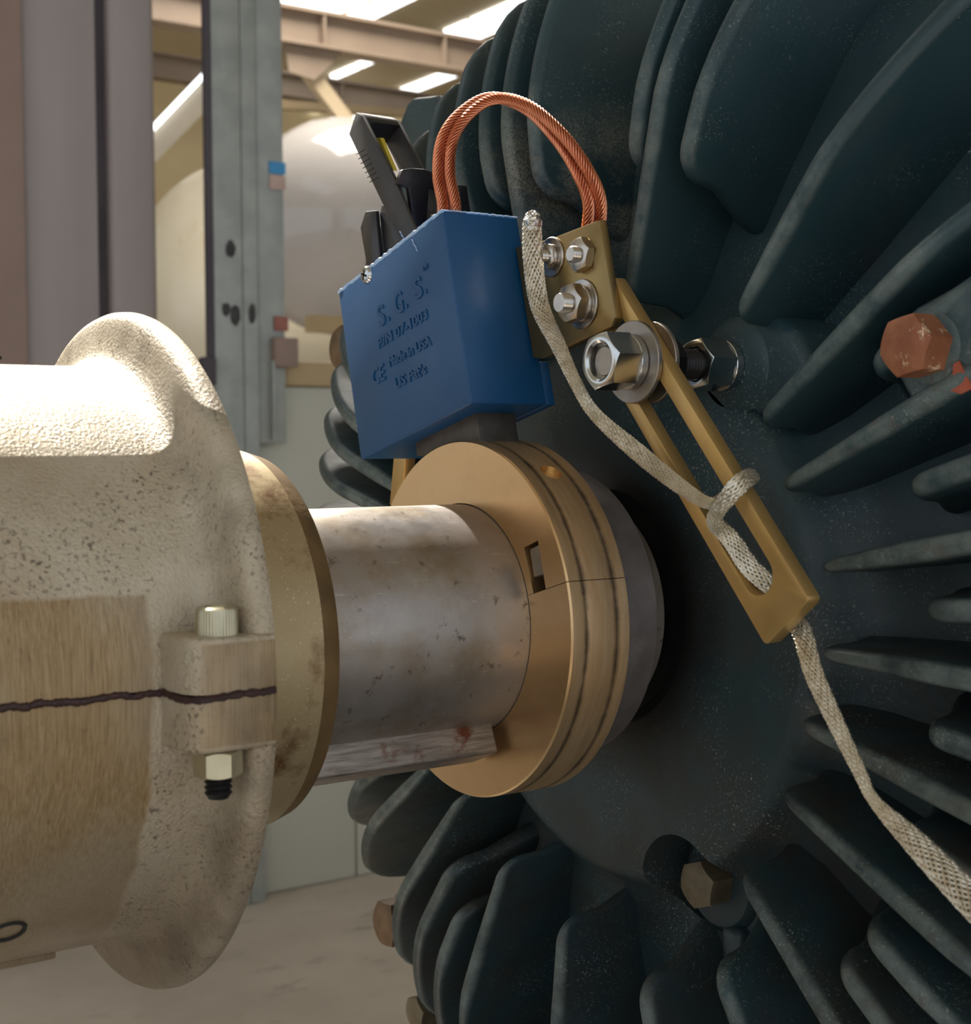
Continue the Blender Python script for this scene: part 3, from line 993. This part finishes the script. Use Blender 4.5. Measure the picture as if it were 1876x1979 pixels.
SX, SY = -0.1625, -0.1135
bm = bmesh.new()
N = 84
prof = [(0.0, 0.0062, 1), (-0.0068, 0.0062, 1), (-0.0078, 0.0060, 0), (-0.0084, 0.0052, 0), (-0.0084, 0.0036, 0), (-0.0076, 0.0032, 0), (-0.0048, 0.0031, 0)]
rings = []
for px, pr, kn in prof:
    rings.append([bm.verts.new((px, (pr - (0.00022 if (kn and k_ % 2) else 0)) * math.cos(2 * PI * k_ / N), (pr - (0.00022 if (kn and k_ % 2) else 0)) * math.sin(2 * PI * k_ / N))) for k_ in range(N)])
for A, B in zip(rings[:-1], rings[1:]):
    for k_ in range(N):
        bm.faces.new((A[k_], A[(k_ + 1) % N], B[(k_ + 1) % N], B[k_]))
bm.faces.new(rings[0])
bm.faces.new(rings[-1])
cs = finish(upright(bm, SX, SY, 0.0172), 'yellow_zinc', 'cap_screw', hub, 20)
bm = hexa(0.0078, 0.0, 0.0126, 0, 0, 8, both=True)
nut = finish(upright(bm, SX - 0.0005, SY - 0.0005, -0.0170), 'yellow_zinc', 'hex_nut', hub)
bm = rod(0.0145, 0.006, 0.0042, 0, 0, 32, 0.0007, 0.0017, 0.0012)
finish(upright(bm, SX - 0.0005, SY - 0.0005, -0.0170), 'black_steel', 'screw_thread', hub)
# oil hole low on the barrel and keeper strip underneath
hd = Vector((0, -math.cos(rad(-46.9)), math.sin(rad(-46.9))))
bm = revolve([(0.0, 0.0), (0.0, 0.0040), (0.0012, 0.0046), (0.0014, 0.0056), (0.0, 0.0062)], 28)
o = finish(bm, 'dark_slot', 'oil_hole', hub)
o.matrix_basis = Matrix.Translation(Vector((-0.2127, 0, 0)) + hd * 0.1008) @ hd.to_track_quat('X', 'Y').to_matrix().to_4x4()
sd = rad(-73)
bm = box(-0.46, -0.187, -0.006, 0.006, -0.0015, 0.0022, 0.0008)
o = finish(bm, 'hub', 'keeper_strip', hub)
o.matrix_basis = Matrix.Translation((0, -0.1013 * math.cos(sd), 0.1013 * math.sin(sd))) @ Matrix.Rotation(-(sd - rad(90)), 4, 'X')
# twisted lock wire on top
w = [(-0.232 + 0.0035 * i, -0.010 + 0.0012 * math.sin(i * 1.9), 0.1022 + 0.0010 * (1 + math.sin(i * 2.3))) for i in range(12)]
finish(tube(bmesh.new(), smooth_path(w, 5), 0.0007, 6), 'black_steel', 'lock_wire', hub)

# ------------------------------------------------------------------ brush holder (blue box)
E1 = Vector((-0.9693, 0.2461))
E2 = Vector((0.2461, 0.9693))
OO = Vector((-0.0190, 0.0898))


def bl(a, b):
    p = OO + E1 * a + E2 * b
    return (p.x, p.y)


hold = thing('brush_holder', 'blue plastic brush holder box with embossed lettering standing over the bronze ring', 'brush holder', V3(0.012, bl(-0.047, 0)))
XB = -0.008
body = prism([bl(0, 0.0), bl(0, 0.0832), bl(-0.0932, 0.0802), bl(-0.0934, 0.0)], XB, 0.0305, 'X', 0.0009, 3)
merge(body, prism([bl(0, 0.0), bl(0, 0.0190), bl(-0.0934, 0.0190), bl(-0.0934, 0.0)], 0.0300, 0.0350, 'X', 0.0006, 2))
finish(body, 'blue', 'body', hold)
# ragged cut edge along the box top, its white sun highlight painted on
pth = [V3(XB + 0.0002, bl(-0.0932 + 0.0932 * i / 40, 0.0801 + 0.0030 * i / 40 + random.uniform(-0.0003, 0.0003))) for i in range(41)]
rr = [0.0007 + 0.0005 * abs(math.sin(i * 0.7)) * random.random() for i in range(41)]
finish(tube(bmesh.new(), pth, lambda i: rr[i], 6), 'burr_highlight', 'cut_edge_highlight', hold)
pth = [V3(XB + 0.0425 * i / 30, bl(0.0000, 0.0833 + random.uniform(-0.0002, 0.0002))) for i in range(28)]
finish(tube(bmesh.new(), pth, 0.00035, 5), 'burr_highlight', 'cut_edge_highlight', hold)
for (a, b, da, db) in ((-0.0245, 0.0795, 0.003, -0.006), (-0.031, 0.083, -0.002, 0.004)):
    pth = [V3(XB - 0.0008, bl(a + da * i / 6, b + db * i / 6 + 0.0006 * math.sin(i * 2))) for i in range(7)]
    finish(tube(bmesh.new(), pth, 0.00018, 5), 'burr_highlight', 'plastic_shaving', hold)


def text(body_, h, a, b, width=None, name='lettering', space=1.0, m='blue', rot=0.0):
    cu = bpy.data.curves.new('txt', 'FONT')
    cu.body = body_
    cu.size = h / 0.70
    cu.extrude = 0.00035
    cu.bevel_depth = 0.00014
    cu.bevel_resolution = 1
    cu.resolution_u = 3
    cu.space_character = space
    tmp = bpy.data.objects.new('txt', cu)
    COL.objects.link(tmp)
    dg = bpy.context.evaluated_depsgraph_get()
    me = bpy.data.meshes.new_from_object(tmp.evaluated_get(dg))
    bpy.data.objects.remove(tmp)
    xs = [v.co.x for v in me.vertices]
    x0, x1 = min(xs), max(xs)
    sx = (width / (x1 - x0)) if width else 1.0
    for v in me.vertices:
        x_, y_, z_ = (v.co.x - x0) * sx, v.co.y, v.co.z
        p = bl(a + x_, b + y_ + rot * x_)
        v.co = (XB - 0.0002 - z_, p[0], p[1])
    me.flip_normals()
    me.materials.clear()
    me.materials.append(M[m])
    o = bpy.data.objects.new(name, me)
    COL.objects.link(o)
    adopt(o, hold)
    return o


text('S', 0.0092, -0.0612, 0.0526, 0.0062)
text('.', 0.0092, -0.0530, 0.0528, 0.0014)
text('G', 0.0095, -0.0458, 0.0530, 0.0066)
text('.', 0.0092, -0.0372, 0.0534, 0.0014)
text('S', 0.0090, -0.0288, 0.0540, 0.0062)
text('.', 0.0092, -0.0208, 0.0542, 0.0014)
text('TM', 0.0018, -0.0205, 0.0640, 0.0042)
text('P/N 07-1003', 0.0044, -0.0640, 0.0436, 0.0425)
text('Made in USA', 0.0042, -0.0572, 0.0330, 0.0355, rot=-0.03)
text('CE', 0.0072, -0.0730, 0.0290, 0.0110)
text("US Pat's", 0.0046, -0.0545, 0.0222, 0.0260, rot=-0.03)
# countersunk cross-head screw at the cut edge
pc = bl(-0.0653, 0.0785)
bm = revolve([(XB + 0.001, 0.0), (XB + 0.001, 0.0041), (XB - 0.0006, 0.0041), (XB - 0.0016, 0.0034), (XB - 0.0020, 0.0022), (XB - 0.0021, 0.0)], 32, cy=pc[0], cz=pc[1])
scr = finish(bm, 'zinc', 'screw', hold)
for q in (20, 110):
    c_, s_ = math.cos(rad(q)), math.sin(rad(q))
    bm = prism([(pc[0] + c_ * 0.0024 * i - s_ * 0.0005 * j, pc[1] + s_ * 0.0024 * i + c_ * 0.0005 * j) for i, j in ((-1, -1), (1, -1), (1, 1), (-1, 1))], XB - 0.00215, XB - 0.0010, 'X')
    finish(bm, 'black_steel', 'cross_slot', scr, 0)

# carbon brush under the box
bm = prism([bl(-0.0138, -0.0128), bl(-0.0138, 0.004), bl(-0.0640, 0.004), bl(-0.0640, -0.006), bl(-0.050, -0.0098), bl(-0.034, -0.0122)], 0.0035, 0.0235, 'X', 0.0006)
tag(finish(bm, 'carbon', 'carbon_brush'), 'dark grey carbon brush block between the blue box and the bronze ring', 'brush')

# ------------------------------------------------------------------ black spring clip on top of the box
clip = thing('brush_clip', 'black plastic clip with open rectangular handle on the back of the blue box', 'clip', (0.014, 0.045, 0.165))
arm = [(0.0946, 0.2297), (0.1018, 0.2208), (0.0567, 0.1663), (0.0480, 0.1560), (0.0350, 0.1610), (0.0447, 0.1714), (0.0612, 0.1947), (0.0884, 0.2268)]
finish(prism(arm, 0.0044, 0.0062, 'X', 0.0005), 'grey_black_plastic', 'handle_arm', clip)
finish(prism(arm, 0.0234, 0.0252, 'X', 0.0005), 'grey_black_plastic', 'handle_arm', clip)
finish(prism([(0.1018, 0.2208), (0.0946, 0.2297), (0.0884, 0.2268), (0.0862, 0.2240), (0.0994, 0.2180)], 0.0060, 0.0236, 'X', 0.0004), 'black_plastic', 'handle_bridge', clip)
finish(prism([(0.0876, 0.2172), (0.0819, 0.2162), (0.0701, 0.1993), (0.0755, 0.2003)], 0.0100, 0.0120, 'X'), 'yellow', 'yellow_strip', clip, 0)
# grip lines on the outer arm
L = Vector((0.0451, 0.0545)).normalized()
for i in range(7):
    b0 = Vector((0.0945, 0.2100)) - L * (0.0032 * i)
    w_ = Vector((-0.76, 0.10)).normalized()
    pth = [V3(0.0043, b0 + w_ * s_) for s_ in (0.000, 0.004, 0.0078)]
    finish(tube(bmesh.new(), pth, 0.00022, 5), 'black_plastic', 'grip_line', clip)
# lever with T head
finish(prism([(0.0030, 0.1905), (0.0058, 0.1970), (0.0110, 0.1982), (0.0180, 0.1984), (0.0285, 0.1962), (0.0275, 0.1912), (0.0200, 0.1896), (0.0185, 0.1720), (0.0115, 0.1720), (0.0090, 0.1893)],
             0.0555, 0.0585, 'Y', 0.0005), 'black_plastic', 'lever', clip)
finish(prism([(0.0195, 0.1755), (0.0235, 0.1895), (0.0290, 0.1895), (0.0315, 0.1745)], 0.0380, 0.0410, 'Y', 0.0005), 'black_plastic', 'wedge', clip)
pth = [(0.0170 + 0.0062 * math.cos(rad(d_)), 0.046, 0.1700 + 0.0062 * math.sin(rad(d_))) for d_ in range(-20, 130, 15)]
finish(tube(bmesh.new(), [Vector(p_) for p_ in pth], 0.0009, 8), 'stainless', 'spring', clip)
finish(prism([(0.0880, 0.1826), (0.0785, 0.1818), (0.0735, 0.1500), (0.0850, 0.1500), (0.0930, 0.1757)], 0.0050, 0.0072, 'X', 0.0006), 'black_plastic', 'side_wing', clip)
finish(prism([(0.0765, 0.1842), (0.0700, 0.1838), (0.0560, 0.1640), (0.0560, 0.1560), (0.0722, 0.1500), (0.0788, 0.1800)], 0.0072, 0.0094, 'X', 0.0006), 'black_plastic', 'side_wing', clip)

# ------------------------------------------------------------------ mounting plate with nuts
mp = thing('mounting_plate', 'small bronze mounting plate with two steel nuts beside the blue box', 'plate', (0.028, -0.045, 0.11))
tl = Vector((-0.0598, 0.1614))
dn = Vector((-0.0094, -0.0392))
lf = Vector((0.0450, -0.0106))
plate = [tuple(tl), tuple(tl + dn * 0.98), tuple(tl + dn * 1.03 + Vector((0.0022, 0.0))), tuple(tl + dn * 1.03 + lf * 3.55), tuple(tl + lf * 3.6)]
plate = [tuple(tl), (-0.0692, 0.1222), (-0.0672, 0.1188), (-0.0227, 0.1088), bl(0.0012, 0.0200), bl(0.0012, 0.0690), (-0.0273, 0.1576)]
finish(prism(plate, 0.0260, 0.0299, 'X', 0.0005), 'plate', 'plate', mp)
finish(prism([(0.0870, 0.100), (0.0980, 0.100), (0.1085, 0.044), (0.0975, 0.044)], 0.0290, 0.0350, 'X', 0.0004), 'brass', 'end_leg', hold)['label'] = 'thin brass strip'


def nut_on_plate(cy, cz, af, t, wro, stud, rot, lock=True):
    x0 = 0.0260
    if wro:
        wsh = finish(washer(x0 - 0.0011, x0, wro, stud * 0.9, cy, cz), 'stainless', 'washer', mp)
        x0 -= 0.0011
    if lock:
        finish(washer(x0 - 0.0014, x0, af * 0.52, stud * 0.9, cy, cz), 'stainless', 'lock_washer', mp)
        x0 -= 0.0014
    finish(hexa(x0 - t, x0, af, cy, cz, rot, both=True), 'stainless', 'hex_nut', mp)
    finish(rod(x0 - t - stud * 1.0, x0 - t + 0.001, stud, cy, cz, 24, 0.0003, 0.0008, 0.0006), 'stainless', 'stud_end', mp)


nut_on_plate(-0.0506, 0.1484, 0.0124, 0.0042, 0.0, 0.0033, 15, False)
nut_on_plate(-0.0492, 0.1291, 0.0142, 0.0054, 0.0100, 0.0042, 10)
nut_on_plate(-0.0292, 0.1500, 0.0100, 0.0012, 0.0082, 0.0030, 35)

# ------------------------------------------------------------------ slotted bracket
UA = Vector((-0.658, -0.753))
WA = Vector((-0.753, 0.658))


def sw(s_, w_):
    p = UA * s_ + WA * w_
    return (p.x, p.y)


W0, W1, K0, K1 = 0.1118, 0.1389, 0.1175, 0.1325
outer = []
corn = 0.0022
for (s_, w_, d0) in ((-0.064, W0, 180), (0.0955, W0, 270), (0.0955, W1, 0), (-0.064, W1, 90)):
    cs_ = s_ + corn if s_ < 0 else s_ - corn
    cw_ = w_ + corn if w_ == W0 else w_ - corn
    for k_ in range(5):
        a_ = {(-1, 0): 180, (1, 0): 270, (1, 1): 0, (-1, 1): 90}[(-1 if s_ < 0 else 1, 0 if w_ == W0 else 1)] + k_ * 22.5
        outer.append((cs_ + corn * math.cos(rad(a_)), cw_ + corn * math.sin(rad(a_))))
inner = []
hr = (K1 - K0) / 2
cm = (K0 + K1) / 2
for k_ in range(13):
    a_ = rad(-90 + 15 * k_)
    inner.append((0.0815 - hr + hr * math.cos(a_), cm + hr * math.sin(a_)))
for k_ in range(13):
    a_ = rad(90 + 15 * k_)
    inner.append((-0.044 + hr * math.cos(a_), cm + hr * math.sin(a_)))
bm = bmesh.new()
BX0, BX1 = 0.0300, 0.0362
sides = {}
for xx in (BX0, BX1):
    vo = [bm.verts.new(V3(xx, sw(*p_))) for p_ in outer]
    vi = [bm.verts.new(V3(xx, sw(*p_))) for p_ in inner]
    eds = [bm.edges.new((vo[i], vo[(i + 1) % len(vo)])) for i in range(len(vo))]
    eds += [bm.edges.new((vi[i], vi[(i + 1) % len(vi)])) for i in range(len(vi))]
    bmesh.ops.triangle_fill(bm, use_beauty=True, use_dissolve=False, edges=eds)
    sides[xx] = (vo, vi)
for q in (0, 1):
    A, B = sides[BX0][q], sides[BX1][q]
    for i in range(len(A)):
        bm.faces.new((A[i], A[(i + 1) % len(A)], B[(i + 1) % len(B)], B[i]))
bmesh.ops.recalc_face_normals(bm, faces=bm.faces)
bevel(bm, 0.0004, 2, 60)
tag(finish(bm, 'brass', 'slotted_bracket'), 'long brass bracket with an open slot slanting down to the right', 'bracket')

# ------------------------------------------------------------------ stud with nuts and washers
CY, CZ = -0.0772, 0.1046
st = thing('mounting_stud', 'zinc plated stud with large hex nuts holding the slotted brass bracket to the motor', 'bolt', (0.078, CY, CZ))
finish(rod(0.0300, 0.0795, 0.0060, CY, CZ, 40, 0.0006, 0.0015, 0.0008), 'black_steel', 'threaded_rod', st)
finish(rod(0.0142, 0.0299, 0.0059, CY, CZ, 40, 0.0003, 0.0012, 0.0005), 'washer', 'rod_end', st)
finish(hexa(0.0115, 0.0240, 0.0200, CY, CZ, 12, hole=0.0069, depth=0.0042), 'zinc', 'hex_nut', st)
finish(washer(0.0241, 0.0274, 0.0108, 0.0064, CY, CZ), 'zinc', 'lock_washer', st)
finish(washer(0.0276, 0.0298, 0.0160, 0.0064, CY, CZ, 64), 'washer', 'flat_washer', st)
finish(washer(0.0364, 0.0384, 0.0160, 0.0064, CY, CZ, 64), 'washer', 'flat_washer', st)
finish(hexa(0.0484, 0.0386, 0.0180, CY, CZ, 10), 'black_steel', 'hex_nut', st)
finish(hexa(0.0600, 0.0738, 0.0190, CY, CZ, 12, hole=0.0063, depth=0.002), 'zinc', 'hex_nut', st)
finish(washer(0.0740, 0.0778, 0.0104, 0.0064, CY, CZ), 'zinc', 'lock_washer', st)

# ------------------------------------------------------------------ copper pigtail: two stranded ropes
cab = thing('copper_cable', 'looped bare copper cable arching from the blue box to the bronze plate', 'cable', (0.0, 0.008, 0.17))


def rope(pts, R, nw, wr, lay, core, wire, name, parent, phase=0.0, step=0.0009):
    path = resample(smooth_path(pts, 4), step)
    fr = frames(path)
    L_ = 0.0
    ang = [0.0]
    for a_, b_ in zip(path[:-1], path[1:]):
        L_ += (b_ - a_).length
        ang.append(2 * PI * L_ / lay)
    bm = bmesh.new()
    tube(bm, path, R, 10, fr)
    for f in bm.faces:
        f.material_index = 1
    for w_i in range(nw):
        wp = []
        for p_, (tn, n_, b_), a_ in zip(path, fr, ang):
            th = a_ + phase + 2 * PI * w_i / nw
            wp.append(p_ + n_ * (R * math.cos(th)) + b_ * (R * math.sin(th)))
        tube(bm, wp, wr, 6, fr)
    return finish(bm, [wire, core], name, parent, 60)


arc = [(-0.002, 0.0075, 0.158), (0.000, 0.0084, 0.1733), (0.000, 0.0122, 0.1869), (0.002, 0.0135, 0.2003), (0.005, 0.0088, 0.2096), (0.010, -0.0014, 0.2163), (0.015, -0.0113, 0.2163),
       (0.019, -0.0257, 0.2091), (0.023, -0.0395, 0.1957), (0.027, -0.0478, 0.1824), (0.031, -0.0504, 0.1711), (0.0335, -0.0470, 0.1610), (0.034, -0.0440, 0.152)]
offs = [(.0, .0), (.0, .0), (.0, .0), (.0, .0), (.0, .0), (.0, 0.0), (0, 0), (0, 0), (0, 0), (0, 0), (0, 0), (0, 0), (0, 0)]
a1, a2 = [], []
n = len(arc)
VIEW = Vector((0.565, 0.824, -0.04))
dense_arc = smooth_path(arc, 6)
for i, p in enumerate(dense_arc):
    u = i / (len(dense_arc) - 1)
    tan = (dense_arc[min(i + 1, len(dense_arc) - 1)] - dense_arc[max(i - 1, 0)]).normalized()
    side = tan.cross(VIEW).normalized()
    back = side.cross(tan).normalized()
    # side by side at the box, twisted half a turn about each other, side by side again at the plate
    tw = rad(180 * min(1, max(0, (u - 0.22) / 0.66)))
    sp = 0.0028 - 0.0006 * math.sin(PI * u)
    d = (side * math.cos(tw) + back * math.sin(tw)) * sp
    a1.append(p - d)
    a2.append(p + d)
rope(a1, 0.0019, 10, 0.00060, 0.019, 'copper_core', 'copper', 'copper_rope', cab)
rope(a2, 0.0019, 10, 0.00060, 0.019, 'copper_core', 'copper', 'copper_rope', cab, 0.4)

# ------------------------------------------------------------------ tinned braid
BR = [(0.0200, -0.0233, 0.1644), (0.0172, -0.0277, 0.1490), (0.0165, -0.0331, 0.1295), (0.0140, -0.0491, 0.1117), (0.0110, -0.0638, 0.0967), (0.0140, -0.0718, 0.0846),
      (0.0220, -0.0869, 0.0702), (0.0250, -0.1063, 0.0581), (0.0262, -0.1214, 0.0514), (0.0330, -0.1225, 0.0531), (0.0400, -0.1236, 0.0580), (0.0370, -0.1338, 0.0615),
      (0.0262, -0.1373, 0.0580), (0.0238, -0.1299, 0.0492), (0.0256, -0.1262, 0.0444), (0.0315, -0.1283, 0.0381), (0.0340, -0.1355, 0.0283), (0.0395, -0.1437, 0.0196),
      (0.0420, -0.1475, 0.0112), (0.0412, -0.1538, 0.0060), (0.0360, -0.1639, -0.0062), (0.0320, -0.1765, -0.0192), (0.0280, -0.1914, -0.0344), (0.0260, -0.1996, -0.0424),
      (0.0220, -0.2195, -0.0512), (0.0180, -0.2429, -0.0624), (0.0150, -0.2583, -0.0692), (0.0150, -0.3000, -0.1000), (0.0250, -0.3400, -0.1700), (0.0600, -0.3600, -0.2600), (0.1200, -0.3600, -0.3600), (0.1600, -0.3500, -0.4140)]
RB = [0.0040, 0.0042, 0.0039, 0.0029, 0.0022, 0.0023, 0.0033, 0.0028, 0.0020, 0.0020, 0.0020, 0.0026, 0.0036, 0.0027, 0.0030, 0.0035, 0.0037, 0.0035, 0.0032, 0.0036, 0.0034, 0.0029, 0.0021, 0.0018, 0.0040, 0.0050, 0.0050, 0.0046, 0.0040, 0.0040, 0.0044, 0.0040]


def braid(pts, radii, step=0.0007, nc=14, lay=0.044):
    dense = smooth_path([Vector(p_) for p_ in pts], 12)
    rd = smooth_path([Vector((r_, 0, 0)) for r_ in radii], 12)
    both = resample([Vector((*p_,)) for p_ in dense], step)
    # radius by nearest dense sample
    path = both
    rr_ = []
    j = 0
    for p_ in path:
        while j < len(dense) - 2 and (dense[j + 1] - p_).length < (dense[j] - p_).length:
            j += 1
        rr_.append(rd[j].x)
    fr = []
    flat = Vector((0.565, 0.824, -0.04))              # the ribbon's thin direction
    for i, p_ in enumerate(path):
        tn = (path[min(i + 1, len(path) - 1)] - path[max(i - 1, 0)]).normalized()
        n_ = flat.cross(tn)
        if n_.length < 0.35 and fr:
            n_ = fr[-1][1] - tn * fr[-1][1].dot(tn)
        n_.normalize()
        if fr:
            n_ = (fr[-1][1] * 0.8 + n_ * (0.2 if n_.dot(fr[-1][1]) > 0 else -0.2))
            n_ = (n_ - tn * n_.dot(tn)).normalized()
        fr.append((tn, n_, tn.cross(n_)))
    FL = 0.5
    bm = bmesh.new()
    rings_r = lambda i: rr_[i] * 0.80
    tube(bm, path, rings_r, 10, fr, FL)
    for f in bm.faces:
        f.material_index = 1
    L_ = [0.0]
    for a_, b_ in zip(path[:-1], path[1:]):
        L_.append(L_[-1] + (b_ - a_).length)
    for sgn in (1, -1):
        for c_ in range(nc):
            wp = []
            for i, (p_, (tn, n_, b_)) in enumerate(zip(path, fr)):
                th = sgn * 2 * PI * L_[i] / lay + 2 * PI * c_ / nc
                weave = 0.00028 * math.cos(nc * sgn * 2 * PI * L_[i] / lay + (PI if sgn < 0 else 0) + c_ * PI)
                q_ = rr_[i] * 0.84 + weave
                wp.append(p_ + n_ * (q_ * math.cos(th)) + b_ * (q_ * FL * math.sin(th)))
            tube(bm, wp, 0.00056, 5, fr, cap=False)
    return bm


strap = thing('braided_strap', 'flat tinned wire braid running from the blue box down through the bracket slot', 'cable', (0.02, -0.0233, 0.1644))
finish(braid(BR, RB), ['tinned', 'tinned_core'], 'braid', strap, 60)
bm = bmesh.new()
bmesh.ops.create_uvsphere(bm, u_segments=24, v_segments=16, radius=1)
for v in bm.verts:
    v.co *= 1 + random.uniform(-0.12, 0.12)
bmesh.ops.transform(bm, matrix=Matrix.Translation((0.0200, -0.0236, 0.1640)) @ Matrix.Diagonal((0.0038, 0.0040, 0.0050, 1)), verts=bm.verts)
finish(bm, 'solder', 'soldered_tip', strap)['label'] = 'bright lumpy soldered tip'
